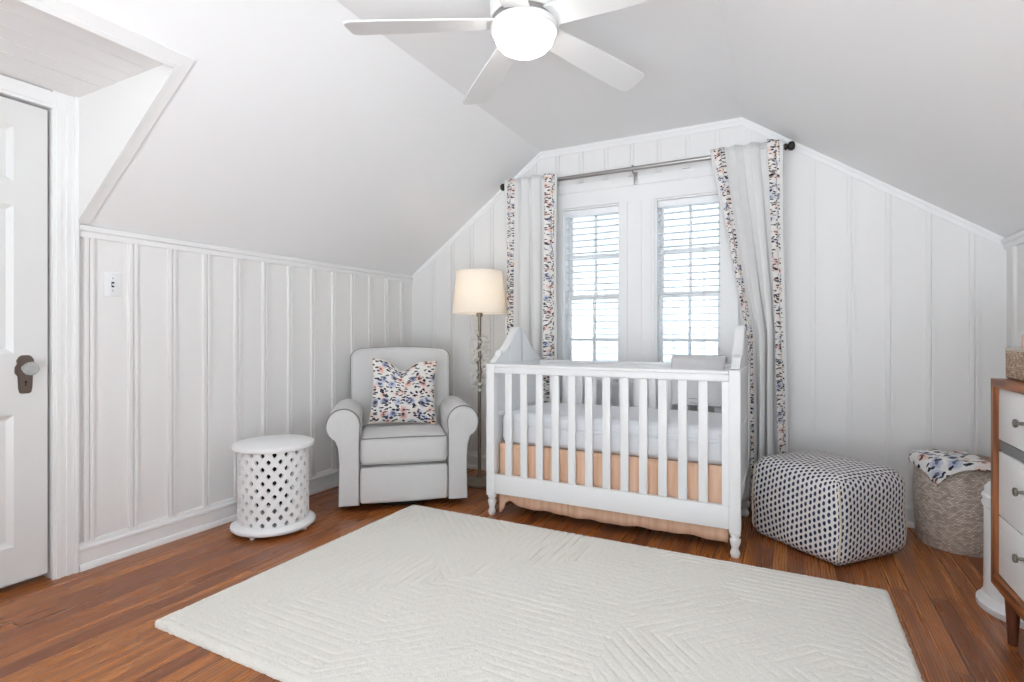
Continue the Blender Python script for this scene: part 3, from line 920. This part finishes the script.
# ------------------------------------------------------------------ garden stool
SX, SY = -2.618, 2.10
st = thing('garden_stool', 'white round lattice garden stool against the left wall', 'stool', (SX, SY, 0))
bm = B(); lathe(bm, [(0, .460), (.20, .460), (.212, .465), (.216, .475), (.214, .487), (.20, .494), (0, .496)], 64)
obj('stool_top', bm, M['stool'], st)
bm = B(); lathe(bm, [(0, .018), (.215, .018), (.224, .026), (.224, .038), (.21, .05), (.19, .056), (0, .056)], 64)
lp = bm.verts[:]; 
obj('base_ring', bm, M['stool'], st)
bm = B(); N = 19; Rr = .188; H0, H1 = .05, .466; rows = 11; dz = (H1 - H0) / rows; dth = 2 * PI / N
def cyl(th, z): return (Rr * cos(th), Rr * sin(th), z)
hole = .43
for r in range(-1, rows + 1):
    for k in range(N):
        th = (k + .5 * (r % 2)) * dth; zc = H0 + (r + .5) * dz
        Z = lambda z: min(max(z, H0), H1)
        def seg(ang, s): return (th + s * dth / 2 * cos(ang), zc + s * dz * sin(ang))
        out = [(th + dth / 2, zc), (th, zc + dz), (th - dth / 2, zc), (th, zc - dz)]
        # outer diamond, inner rounded diamond (8 points)
        O8 = []; I8 = []
        for i in range(4):
            a, b = out[i], out[(i + 1) % 4]
            O8 += [a, ((a[0] + b[0]) / 2, (a[1] + b[1]) / 2)]
        for i, (a, z) in enumerate(O8):
            f = hole * (.92 if i % 2 == 0 else 1.12)
            I8.append((th + (a - th) * f, zc + (z - zc) * f))
        ov = [bm.verts.new(cyl(a, Z(z))) for a, z in O8]; iv = [bm.verts.new(cyl(a, Z(z))) for a, z in I8]
        for i in range(8):
            q = (ov[i], ov[(i + 1) % 8], iv[(i + 1) % 8], iv[i])
            f = bm.faces.new(q)
            if f.calc_area() < 1e-8: bm.faces.remove(f)
bmesh.ops.remove_doubles(bm, verts=bm.verts, dist=1e-5)
bmesh.ops.delete(bm, geom=[v for v in bm.verts if not v.link_faces], context='VERTS')
for f in bm.faces:
    c_ = f.calc_center_median()
    if f.normal.dot(Vector((c_.x, c_.y, 0))) < 0: f.normal_flip()
o = obj('lattice_body', bm, [M['stool'], M['hollow_shade']], st, smooth=0, recalc=False); solid(o, .016, -1)
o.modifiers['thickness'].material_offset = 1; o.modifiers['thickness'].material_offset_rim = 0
for k in range(4):
    a = k * PI / 2 + .3
    bm = B(); lathe(bm, [(.012, 0), (.014, .004), (.014, .02)], 12, (.19 * cos(a), .19 * sin(a), 0)); obj('foot', bm, M['stool'], st)

# ------------------------------------------------------------------ floor lamp
lm = thing('floor_lamp', 'lit floor lamp with white drum shade and leafy metal stem beside the crib', 'floor lamp', (-2.03, 3.41, 0))
bm = B(); lathe(bm, [(0, 0), (.125, 0), (.135, .006), (.135, .016), (.12, .024), (.05, .034), (.022, .05), (.016, .07)], 48)
obj('lamp_base', bm, M['lampmetal'], lm)
bm = B(); tube(bm, [(0, 0, .05), (0, 0, .7), (0, 0, 1.29)], .0125, 12); lathe(bm, [(.02, 1.235), (.024, 1.25), (.02, 1.265)], 16)
obj('pole', bm, M['lampmetal'], lm)
bm = B(); lathe(bm, [(.194, 1.258), (.1965, 1.261), (.170, 1.567), (.167, 1.570)], 64, caps=False)
o = obj('lamp_shade', bm, M['shade'], lm); solid(o, .002)
for r, z in ((.1955, 1.260), (.169, 1.568)):
    bm = B(); tube(bm, [(r * cos(a), r * sin(a), z) for a in [k * PI / 24 for k in range(48)]], .003, 6, True)
    obj('shade_ring', bm, M['shade'], lm)
bm = B()
for k in range(3): tube(bm, [(.0, .0, 1.55), (.168 * cos(k * 2.1), .168 * sin(k * 2.1), 1.562)], .0018, 6)
tube(bm, [(0, 0, 1.55), (0, 0, 1.44)], .003, 6)
obj('shade_spider', bm, M['lampmetal'], lm)
bm = B(); lathe(bm, [(.014, 1.29), (.018, 1.33), (.02, 1.34)], 12); obj('socket', bm, M['lampmetal'], lm)
bm = B(); lathe(bm, [(.0, 1.345), (.018, 1.352), (.03, 1.39), (.03, 1.41), (.02, 1.435), (0, 1.445)], 16); obj('bulb', bm, M['bulb'], lm)
bm = B(); bl2 = B()
vp = []
for k in range(60):
    z = .72 + .42 * k / 59; a = k * .42; vp.append((.019 * cos(a), .019 * sin(a), z))
tube(bm, vp, .003, 6); obj('vine_stem', bm, M['vine'], lm, label='thin brown vine wound round the pole')
rnd = random.Random(3)
for k in range(80):
    z = .70 + .45 * rnd.random(); a = rnd.uniform(0, 2 * PI); L = rnd.uniform(.03, .05); r0 = rnd.uniform(.016, .055)
    mtx = Matrix.Translation((r0 * cos(a), r0 * sin(a), z)) @ Matrix.Rotation(a, 4, 'Z') @ Matrix.Rotation(rnd.uniform(-1.2, .6), 4, 'Y') @ Matrix.Rotation(rnd.uniform(-1, 1), 4, 'X')
    pts = [(0, 0, 0), (.3, .34, .05), (.65, .28, .04), (1, 0, -.06), (.65, -.28, .04), (.3, -.34, .05)]
    tp = [bl2.verts.new(mtx @ (Vector(p) * L)) for p in pts]; md = bl2.verts.new(mtx @ (Vector((.5, 0, -.05)) * L))
    for i in range(6): bl2.faces.new((tp[i], tp[(i + 1) % 6], md))
    tube(bl2, [(.013 * cos(a), .013 * sin(a), z - .008), (r0 * cos(a), r0 * sin(a), z)], .0012, 5)
lf = obj('leaves', bl2, M['leaf'], lm, label='small pale leaves', recalc=False); solid(lf, .0015)

# ------------------------------------------------------------------ rug
rug = thing('area_rug', 'cream rug carved with geometric lines on the wooden floor', 'rug', (-2.14, 1.172, 0))
RW, RD = 2.52, 1.585
bm = B(); nx, ny = 500, 315
def carve(x, y):
    # patches of parallel carved lines that turn at the patch edges
    p = .79
    i, j = math.floor(x / p), math.floor(y / p); a, b = x / p - i, y / p - j
    fl = (i + j) % 2
    tri = (a > b) if fl == 0 else (a > 1 - b)
    d = {(0, True): y, (0, False): x, (1, True): (x + y) * .7071, (1, False): (x - y) * .7071}[(fl, tri)]
    if (i + 2 * j) % 3 == 1 and tri: d = (x - y) * .7071 if fl == 0 else y
    if (i + 2 * j) % 3 == 2 and not tri: d = (x + y) * .7071 if fl == 0 else x
    q = d / .040; q = abs(q - math.floor(q) - .5) * 2          # 1 at the groove
    g = max(0, (q - .72) / .28)
    w = noise.noise(Vector((x * 3.2, y * 3.2, 7))) + .5 * noise.noise(Vector((x * 11, y * 11, 2)))
    return g * max(.28, min(1, .62 + 1.0 * w))
rnd = random.Random(5)
edge_n = [rnd.uniform(-.006, .006) for _ in range(1000)]
V = []
for jy in range(ny + 1):
    row = []
    for ix in range(nx + 1):
        x, y = RW * ix / nx, RD * jy / ny
        dx = min(x, RW - x, y, RD - y)
        h = .022 - .0098 * carve(x, y) ** 1.2 * (.75 + .5 * noise.noise(Vector((x * 5, y * 5, 1))))
        h += .0016 * noise.noise(Vector((x * 60, y * 60, 0))) + .002 * noise.noise(Vector((x * 9, y * 9, 3)))
        if dx < .02: h *= math.sqrt(max(.0, dx / .02)) * .8 + .2
        # soft corners
        cxr = min(x, RW - x); cyr = min(y, RD - y)
        xo = yo = 0
        if ix in (0, nx): xo = .004 * noise.noise(Vector((y * 45, 0, 0)))
        if jy in (0, ny): yo = .004 * noise.noise(Vector((x * 45, 0, 5)))
        if cxr < .03 and cyr < .03:
            r = math.hypot(.03 - cxr, .03 - cyr)
            if r > .03:
                k = .03 / r; nxr, nyr = .03 - (.03 - cxr) * k, .03 - (.03 - cyr) * k
                xo += (nxr - cxr) * (1 if x < RW / 2 else -1); yo += (nyr - cyr) * (1 if y < RD / 2 else -1); h = .006
        row.append(bm.verts.new((x + xo, y + yo, h)))
    V.append(row)
for jy in range(ny):
    for ix in range(nx): bm.faces.new((V[jy][ix], V[jy][ix + 1], V[jy + 1][ix + 1], V[jy + 1][ix]))
per = V[0][:] + [V[j][nx] for j in range(1, ny + 1)] + V[ny][nx - 1::-1] + [V[j][0] for j in range(ny - 1, 0, -1)]
lo = [bm.verts.new((v.co.x, v.co.y, .001)) for v in per]
for i in range(len(per)):
    k = (i + 1) % len(per); bm.faces.new((per[k], per[i], lo[i], lo[k]))
obj('rug_pile', bm, M['rug'], rug, smooth=60, recalc=False)

# ------------------------------------------------------------------ pouf
pa = math.atan2(-.336, .398)
pf = thing('knit_pouf', 'white square pouf with navy dots on the floor right of the crib', 'pouf', (.172, 3.258, 0), pa)
bm = B(); uv = bm.loops.layers.uv.new('UVMap')
hw, hd, H_, rad = .268, .248, .432, .065
def rnd_pt(p):
    q = Vector((max(-hw + rad, min(hw - rad, p[0])), max(-hd + rad, min(hd - rad, p[1])), max(rad, min(H_ - rad, p[2]))))
    d = Vector(p) - q
    if d.length > 1e-6:
        d = d.normalized() * rad
    r = q + d
    # sag: bulge at a third of the height, dip and dome on top
    b = 1 + .035 * sin(PI * min(1, r.z / H_)) - .01
    r.x *= b; r.y *= b
    if r.z > H_ * .5: r.z += .022 * (1 - (r.x / hw) ** 2) * (1 - (r.y / hd) ** 2)
    n = noise.noise(r * 7) * .006
    return r + Vector((n, n, n * .4 if r.z > .05 else 0))
ng = 22
def face(fn, uvf): grid(bm, ng, ng, lambda a, b: rnd_pt(fn(a, b)), uvf, uv)
face(lambda a, b: (-hw + 2 * hw * a, -hd, H_ * b), lambda a, b: (a * 2 * hw, b * H_))
face(lambda a, b: (hw, -hd + 2 * hd * a, H_ * b), lambda a, b: (a * 2 * hd + 1.026, b * H_))
face(lambda a, b: (hw - 2 * hw * a, hd, H_ * b), lambda a, b: (a * 2 * hw + 2, b * H_))
face(lambda a, b: (-hw, hd - 2 * hd * a, H_ * b), lambda a, b: (a * 2 * hd + 3, b * H_))
face(lambda a, b: (-hw + 2 * hw * a, -hd + 2 * hd * b, H_), lambda a, b: (a * 2 * hw, b * 2 * hd + H_))
face(lambda a, b: (-hw + 2 * hw * a, hd - 2 * hd * b, 0), lambda a, b: (a * 2 * hw, b * 2 * hd + 5))
bmesh.ops.remove_doubles(bm, verts=bm.verts, dist=1e-4)
obj('pouf_cover', bm, M['pouf'], pf, smooth=80)
for sx, sy in ((1, -1), (-1, -1), (1, 1), (-1, 1)):
    bm = B(); tube(bm, [rnd_pt((sx * hw, sy * hd, H_ * k / 14)) + Vector((sx, sy, 0)) * .0012 for k in range(1, 14)], .005, 6)
    obj('corner_seam', bm, M['seam'], pf, label='cream corner seam')

# ------------------------------------------------------------------ hamper with cloth
HX, HY, HR = .795, 3.572, .188
hp = thing('wicker_hamper', 'round lidded grey brown wicker hamper in the right corner', 'basket', (HX, HY, 0))
bm = B(); uv = bm.loops.layers.uv.new('UVMap')
lathe(bm, [(.0, .002), (HR * .93, .002), (HR * .955, .012), (HR * 1.0, .18), (HR * 1.01, .30), (HR * .98, .425)], 72, uv=uv)
obj('basket_body', bm, M['wicker'], hp)
bm = B(); uv = bm.loops.layers.uv.new('UVMap')
lathe(bm, [(HR * .97, .4255), (HR * 1.02, .427), (HR * 1.03, .437), (HR * 1.02, .448), (HR * .98, .454), (HR * .5, .460), (0, .462)], 72, uv=uv)
obj('basket_lid', bm, M['wicker2'], hp)
cl = tag(bpy.data.objects.new('draped_cloth', None), 'floral printed cloth lying over the edge of the wicker hamper', 'cloth'); C.objects.link(cl)
cl.location = (HX, HY, .464)
bm = B(); uv = bm.loops.layers.uv.new('UVMap')
cr = math.radians(12); ccx, ccy = -.075, -.082
def CLO(a, b):
    u, v = (a - .5) * .31, (b - .5) * .31
    x = ccx + u * cos(cr) - v * sin(cr); y = ccy + u * sin(cr) + v * cos(cr)
    d = math.hypot(x, y); th = math.atan2(y, x)
    R0 = HR * 1.035 + .006
    wr = .010 * max(0, noise.noise(Vector((u * 13, v * 13, 2)))) + .008 * max(0, sin(u * 42 + 5 * v)) * (b > .3)
    if d < R0 - .02: return Vector((x, y, .004 + wr))
    s = d - (R0 - .02); q = min(s, .0314) / .02
    rr = R0 - .02 + .02 * sin(min(q, PI / 2)); z = -.02 + .02 * cos(min(q, PI / 2)) + .004
    if s > .0314: z -= s - .0314; rr += .006 + .01 * (sin(th * 16) * .5 + .5) * min(1, s / .1)
    return Vector((rr * cos(th), rr * sin(th), z + wr * max(0, 1 - s * 40)))
grid(bm, 60, 60, CLO, lambda a, b: (a * .36, b * .36 + .31), uv)
o = obj('cloth_sheet', bm, M['floral_cloth'], cl, smooth=80, recalc=False); solid(o, .002, 1)

# ------------------------------------------------------------------ white pail
pa_ = thing('diaper_pail', 'white round pail with a flared foot between hamper and dresser', 'pail', (.868, 2.81, 0))
bm = B(); lathe(bm, [(0, 0), (.178, 0), (.182, .006), (.182, .026), (.172, .034), (.166, .048), (.158, .056), (.157, .40), (.150, .405)], 56)
obj('pail_body', bm, M['plastic'], pa_)
bm = B(); lathe(bm, [(.150, .405), (.163, .408), (.165, .418), (.160, .424), (.160, .436), (.164, .44), (.164, .45), (.155, .458), (.155, .478), (.145, .492), (.10, .503), (0, .506)], 56)
obj('pail_lid', bm, M['plastic'], pa_)

# ------------------------------------------------------------------ dresser
dx, dy1, dy0 = .665, 2.565, 1.53
ds = thing('dresser', 'brown wooden dresser with white drawers against the right wall', 'dresser', (dx, dy1, 0))
DW = dy1 - dy0; DD = XR - .032 - dx
# local x = depth towards the wall, local y runs from 0 (far end) to -DW (near end)
bm = B(); box(bm, .03, DD, -DW + .01, -.01, .20, .92); obj('carcass', bm, M['dresser'], ds, smooth=0)
zt, zb, ft, fb = .941, .19, .030, .040
bm = B()
prism(bm, [(0, zt), (-ft, zt - ft), (-DW + ft, zt - ft), (-DW, zt)], 'x', 0, DD)
obj('frame_top', bm, M['acorn_h'], ds, smooth=0)
bm = B(); prism(bm, [(0, zb), (-ft, zb + fb), (-DW + ft, zb + fb), (-DW, zb)], 'x', 0, DD)
obj('frame_bottom', bm, M['acorn_h'], ds, smooth=0)
for a, s in ((0, -1), (-DW, 1)):
    bm = B(); prism(bm, [(a, zb), (a + s * ft, zb + fb), (a + s * ft, zt - ft), (a, zt)], 'x', 0, DD)
    obj('frame_side', bm, M['acorn_v'], ds, smooth=0)
iw = DW - 2 * ft
bm = B(); box(bm, .018, .05, -DW + ft, -ft, .684, .718); obj('middle_rail', bm, M['greystrip'], ds, smooth=0, label='grey rail between the drawers')
for c in range(2):
    y1 = -ft - .002 - c * iw / 2; y0 = y1 - iw / 2 + .004
    for z0, z1, kz in ((.722, .907, .812), (.450, .680, .588), (.234, .446, .372)):
        bm = B(); box(bm, .014, .032, y0, y1, z0, z1, .002); d = obj('drawer', bm, M['dresser'], ds)
        bm = B(); lathe(bm, [(.006, 0), (.005, .014), (.013, .017), (.0145, .022), (.012, .026), (0, .027)], 16)
        bmesh.ops.transform(bm, matrix=Matrix.Translation((.014, (y0 + y1) / 2 + .01, kz)) @ Matrix.Rotation(-PI / 2, 4, 'Y'), verts=bm.verts)
        obj('knob', bm, M['pull'], d, label='pewter knob')
for x, y in ((.045, -.06), (DD - .045, -.06), (.045, -DW + .06), (DD - .045, -DW + .06)):
    bm = B(); sx = -.004 if x < .1 else .004; lathe(bm, [(.014, 0), (.024, zb)], 16, (x, y, 0)); obj('leg', bm, M['walnut'], ds)
# small basket on the dresser with folded cloths
sb = thing('storage_basket', 'small square woven basket on top of the dresser', 'basket', (.70, 2.36, zt + .006))
bm = B(); uv = bm.loops.layers.uv.new('UVMap')
bw, bd, bh = .24, .18, .10
def side(p, q, off):
    grid(bm, 6, 4, lambda a, b: (p[0] + (q[0] - p[0]) * a, p[1] + (q[1] - p[1]) * a, .001 + bh * b), lambda a, b: (off + a * math.dist(p, q), b * bh), uv)
cs = [(0, 0), (bw, 0), (bw, bd), (0, bd)]
for i in range(4): side(cs[i], cs[(i + 1) % 4], i * .3)
grid(bm, 2, 2, lambda a, b: (bw * a, bd * b, .001), lambda a, b: (a * bw, b * bd), uv)
bmesh.ops.remove_doubles(bm, verts=bm.verts, dist=1e-4)
o = obj('basket_wall', bm, M['wicker2'], sb, smooth=0); solid(o, .008, -1)
bm = B(); tube(bm, [(x, y, bh) for x, y in ((.002, .002), (bw - .002, .002), (bw - .002, bd - .002), (.002, bd - .002))], .006, 8, True); obj('basket_rim', bm, M['wicker'], sb)
for nm, lab, m, z0, z1, yy in (('folded_cloth', 'folded blue cloth sticking out of the basket on the dresser', 'blueclothmat', .008, .142, (.03, .06)),
                           ('folded_cloth', 'folded pink cloth standing at the back of the basket on the dresser', 'pinkclothmat', .008, .162, (.10, .15))):
    t_ = tag(bpy.data.objects.new(nm, None), lab, 'cloth', 'folded cloths in the dresser basket'); C.objects.link(t_); t_.location = (.70, 2.36, zt + .006)
    bm = B(); box(bm, .03, bw - .03, yy[0], (yy[0] + yy[1]) / 2 - .001, z0, z1, .008, 3); box(bm, .032, bw - .032, (yy[0] + yy[1]) / 2, yy[1], z0, z1 - .006, .008, 3)
    obj('cloth_fold', bm, M[m], t_)

# ------------------------------------------------------------------ ceiling fan
FX, FY = -.925, 1.90
fan = thing('ceiling_fan', 'white ceiling fan with a lit round light under the ceiling', 'ceiling fan', (FX, FY, 0))
bm = B(); lathe(bm, [(.075, CEIL - .001), (.08, CEIL - .02), (.085, CEIL - .05), (.09, CEIL - .055)], 48); obj('canopy', bm, M['fan'], fan)
bm = B(); lathe(bm, [(.09, 2.462), (.128, 2.452), (.136, 2.435), (.136, 2.350), (.130, 2.342)], 56); obj('motor_housing', bm, M['fan'], fan)
bm = B(); lathe(bm, [(.100, 2.343), (.126, 2.341), (.126, 2.322), (.100, 2.320)], 56); obj('blade_hub', bm, M['nickel'], fan, label='brushed metal band')
bm = B(); lathe(bm, [(.11, 2.321), (.130, 2.319), (.133, 2.312), (.132, 2.296), (.127, 2.288), (.117, 2.286)], 56); obj('light_ring', bm, M['fan'], fan)
bm = B(); lathe(bm, [(.118, 2.287), (.1175, 2.276), (.112, 2.256), (.098, 2.238), (.075, 2.224), (.045, 2.216), (0, 2.213)], 48); obj('light_bowl', bm, M['bowl'], fan, label='glowing white glass bowl')
bm = B(); FR = .695
prof = []
def bladepts():
    L = []
    for k in range(13):
        r = .115 + (FR - .115) * k / 12; q = k / 12
        L.append((r, .052 + .018 * sin(q * PI * .55)))
    top = L[:]
    pts = [(r, w) for r, w in top[:-1]] + [(FR - .028, .070), (FR - .004, .058), (FR, .03), (FR - .012, -.055), (FR - .03, -.068)] + [(r, -w) for r, w in reversed(top[:-1])]
    return pts
prism(bm, bladepts(), 'z', -.003, .003)
bmesh.ops.transform(bm, matrix=Matrix.Rotation(math.radians(3.2), 4, 'Y') @ Matrix.Rotation(math.radians(-11), 4, 'X'), verts=bm.verts)
me0 = obj('blade', bm, M['fan'], fan, smooth=0)
me0.location = (0, 0, 2.331); A0 = math.radians(66)
me0.rotation_euler = (0, 0, A0)
for k in range(1, 5):
    b = me0.copy(); C.objects.link(b); b.parent = fan; b.rotation_euler = (0, 0, A0 + k * 2 * PI / 5)

# ------------------------------------------------------------------ outside the windows
bm = B(); box(bm, -14, 12, YB + 1.2, 24, -3.1, -3.0)
struct(obj('ground_outside', bm, M['grass'], smooth=0), 'lawn outside the windows', 'ground')
hs = thing('neighbour_house', 'pale neighbouring house seen through the blind of the right window', 'house', (-2.9, 8.5, -3))
bm = B(); prism(bm, [(0, 0), (6, 0), (6, 7.0), (3, 8.6), (0, 7.0)], 'y', 0, 5); obj('house_wall', bm, M['siding'], hs, smooth=0)
bm = B()
prism(bm, [(-.35, 6.85), (3, 8.65), (6.35, 6.85), (6.35, 7.0), (3, 8.85), (-.35, 7.0)], 'y', -.3, 5.3); obj('house_roof', bm, M['shingle'], hs, smooth=0)
for x in (.8, 3.6):
    bm = B(); box(bm, x, x + 1.1, -.05, .02, 2.7, 4.3); w = obj('house_window', bm, M['trim'], hs, smooth=0)
    bm = B(); box(bm, x + .1, x + 1.0, -.06, -.02, 2.8, 4.2); obj('house_pane', bm, M['shingle'], w, smooth=0)
tr = thing('garden_tree', 'leafy green tree seen through the blind of the left window', 'tree', (-3.6, 6.1, -3))
bm = B(); tube(bm, [(0, 0, 0), (.1, 0, 1.6), (0, .1, 3.2)], [.2, .15, .08], 10); obj('trunk', bm, M['bark'], tr)
bm = B(); rnd = random.Random(11)
for k in range(900):
    d = Vector((rnd.gauss(0, 1), rnd.gauss(0, 1), rnd.gauss(0, 1))).normalized() * rnd.uniform(.5, 1) ** .5
    p = Vector((d.x * 1.1, d.y * .9, 3.3 + d.z * .95)); s = rnd.uniform(.08, .17)
    q = Matrix.Translation(p) @ Matrix.Rotation(rnd.uniform(0, 6.3), 4, 'Z') @ Matrix.Rotation(rnd.uniform(0, 3), 4, 'X')
    bm.faces.new([bm.verts.new(q @ (Vector(v) * s)) for v in ((-1, 0, 0), (0, -.5, .1), (1, 0, 0), (0, .5, .1))])
obj('foliage', bm, M['foliage'], tr, smooth=0, recalc=False)

# ------------------------------------------------------------------ daylight
w = bpy.data.worlds.new('sky'); bpy.context.scene.world = w; w.use_nodes = True
wt = w.node_tree; bg = wt.nodes['Background']; bg.inputs[1].default_value = 1.0
tc = wt.nodes.new('ShaderNodeTexCoord'); sx = wt.nodes.new('ShaderNodeSeparateXYZ'); wt.links.new(tc.outputs['Generated'], sx.inputs[0])
mr = wt.nodes.new('ShaderNodeMapRange'); mr.inputs[1].default_value = -.12; mr.inputs[2].default_value = .04
wt.links.new(sx.outputs[2], mr.inputs[0])
mxw = wt.nodes.new('ShaderNodeMix'); mxw.data_type = 'RGBA'; wt.links.new(mr.outputs[0], mxw.inputs[0])
mxw.inputs[6].default_value = (7.5, 8.1, 8.55, 1)      # extra glow added below the horizon to brighten the ceiling
mxw.inputs[7].default_value = (1.6, 1.76, 1.9, 1)      # hazy sky
wt.links.new(mxw.outputs[2], bg.inputs[0])

# ------------------------------------------------------------------ camera
cd = bpy.data.cameras.new('camera'); cam = bpy.data.objects.new('camera', cd); C.objects.link(cam)
cam.location = (0, 0, 1.1); cam.rotation_euler = (PI / 2, 0, math.atan(276 / 535.))
cd.sensor_width = 36; cd.lens = 535 / 1024 * 36; cd.shift_y = -6 / 1024; cd.clip_start = .02
sc = bpy.context.scene; sc.camera = cam
sc.view_settings.view_transform = 'Standard'; sc.view_settings.look = 'None'
sc.view_settings.exposure = .06; sc.view_settings.gamma = 1; sc.view_settings.use_curve_mapping = False
sc.cycles.max_bounces = 10; sc.cycles.diffuse_bounces = 6; sc.cycles.transparent_max_bounces = 12
sc.cycles.use_denoising = True; sc.cycles.sample_clamp_indirect = 6
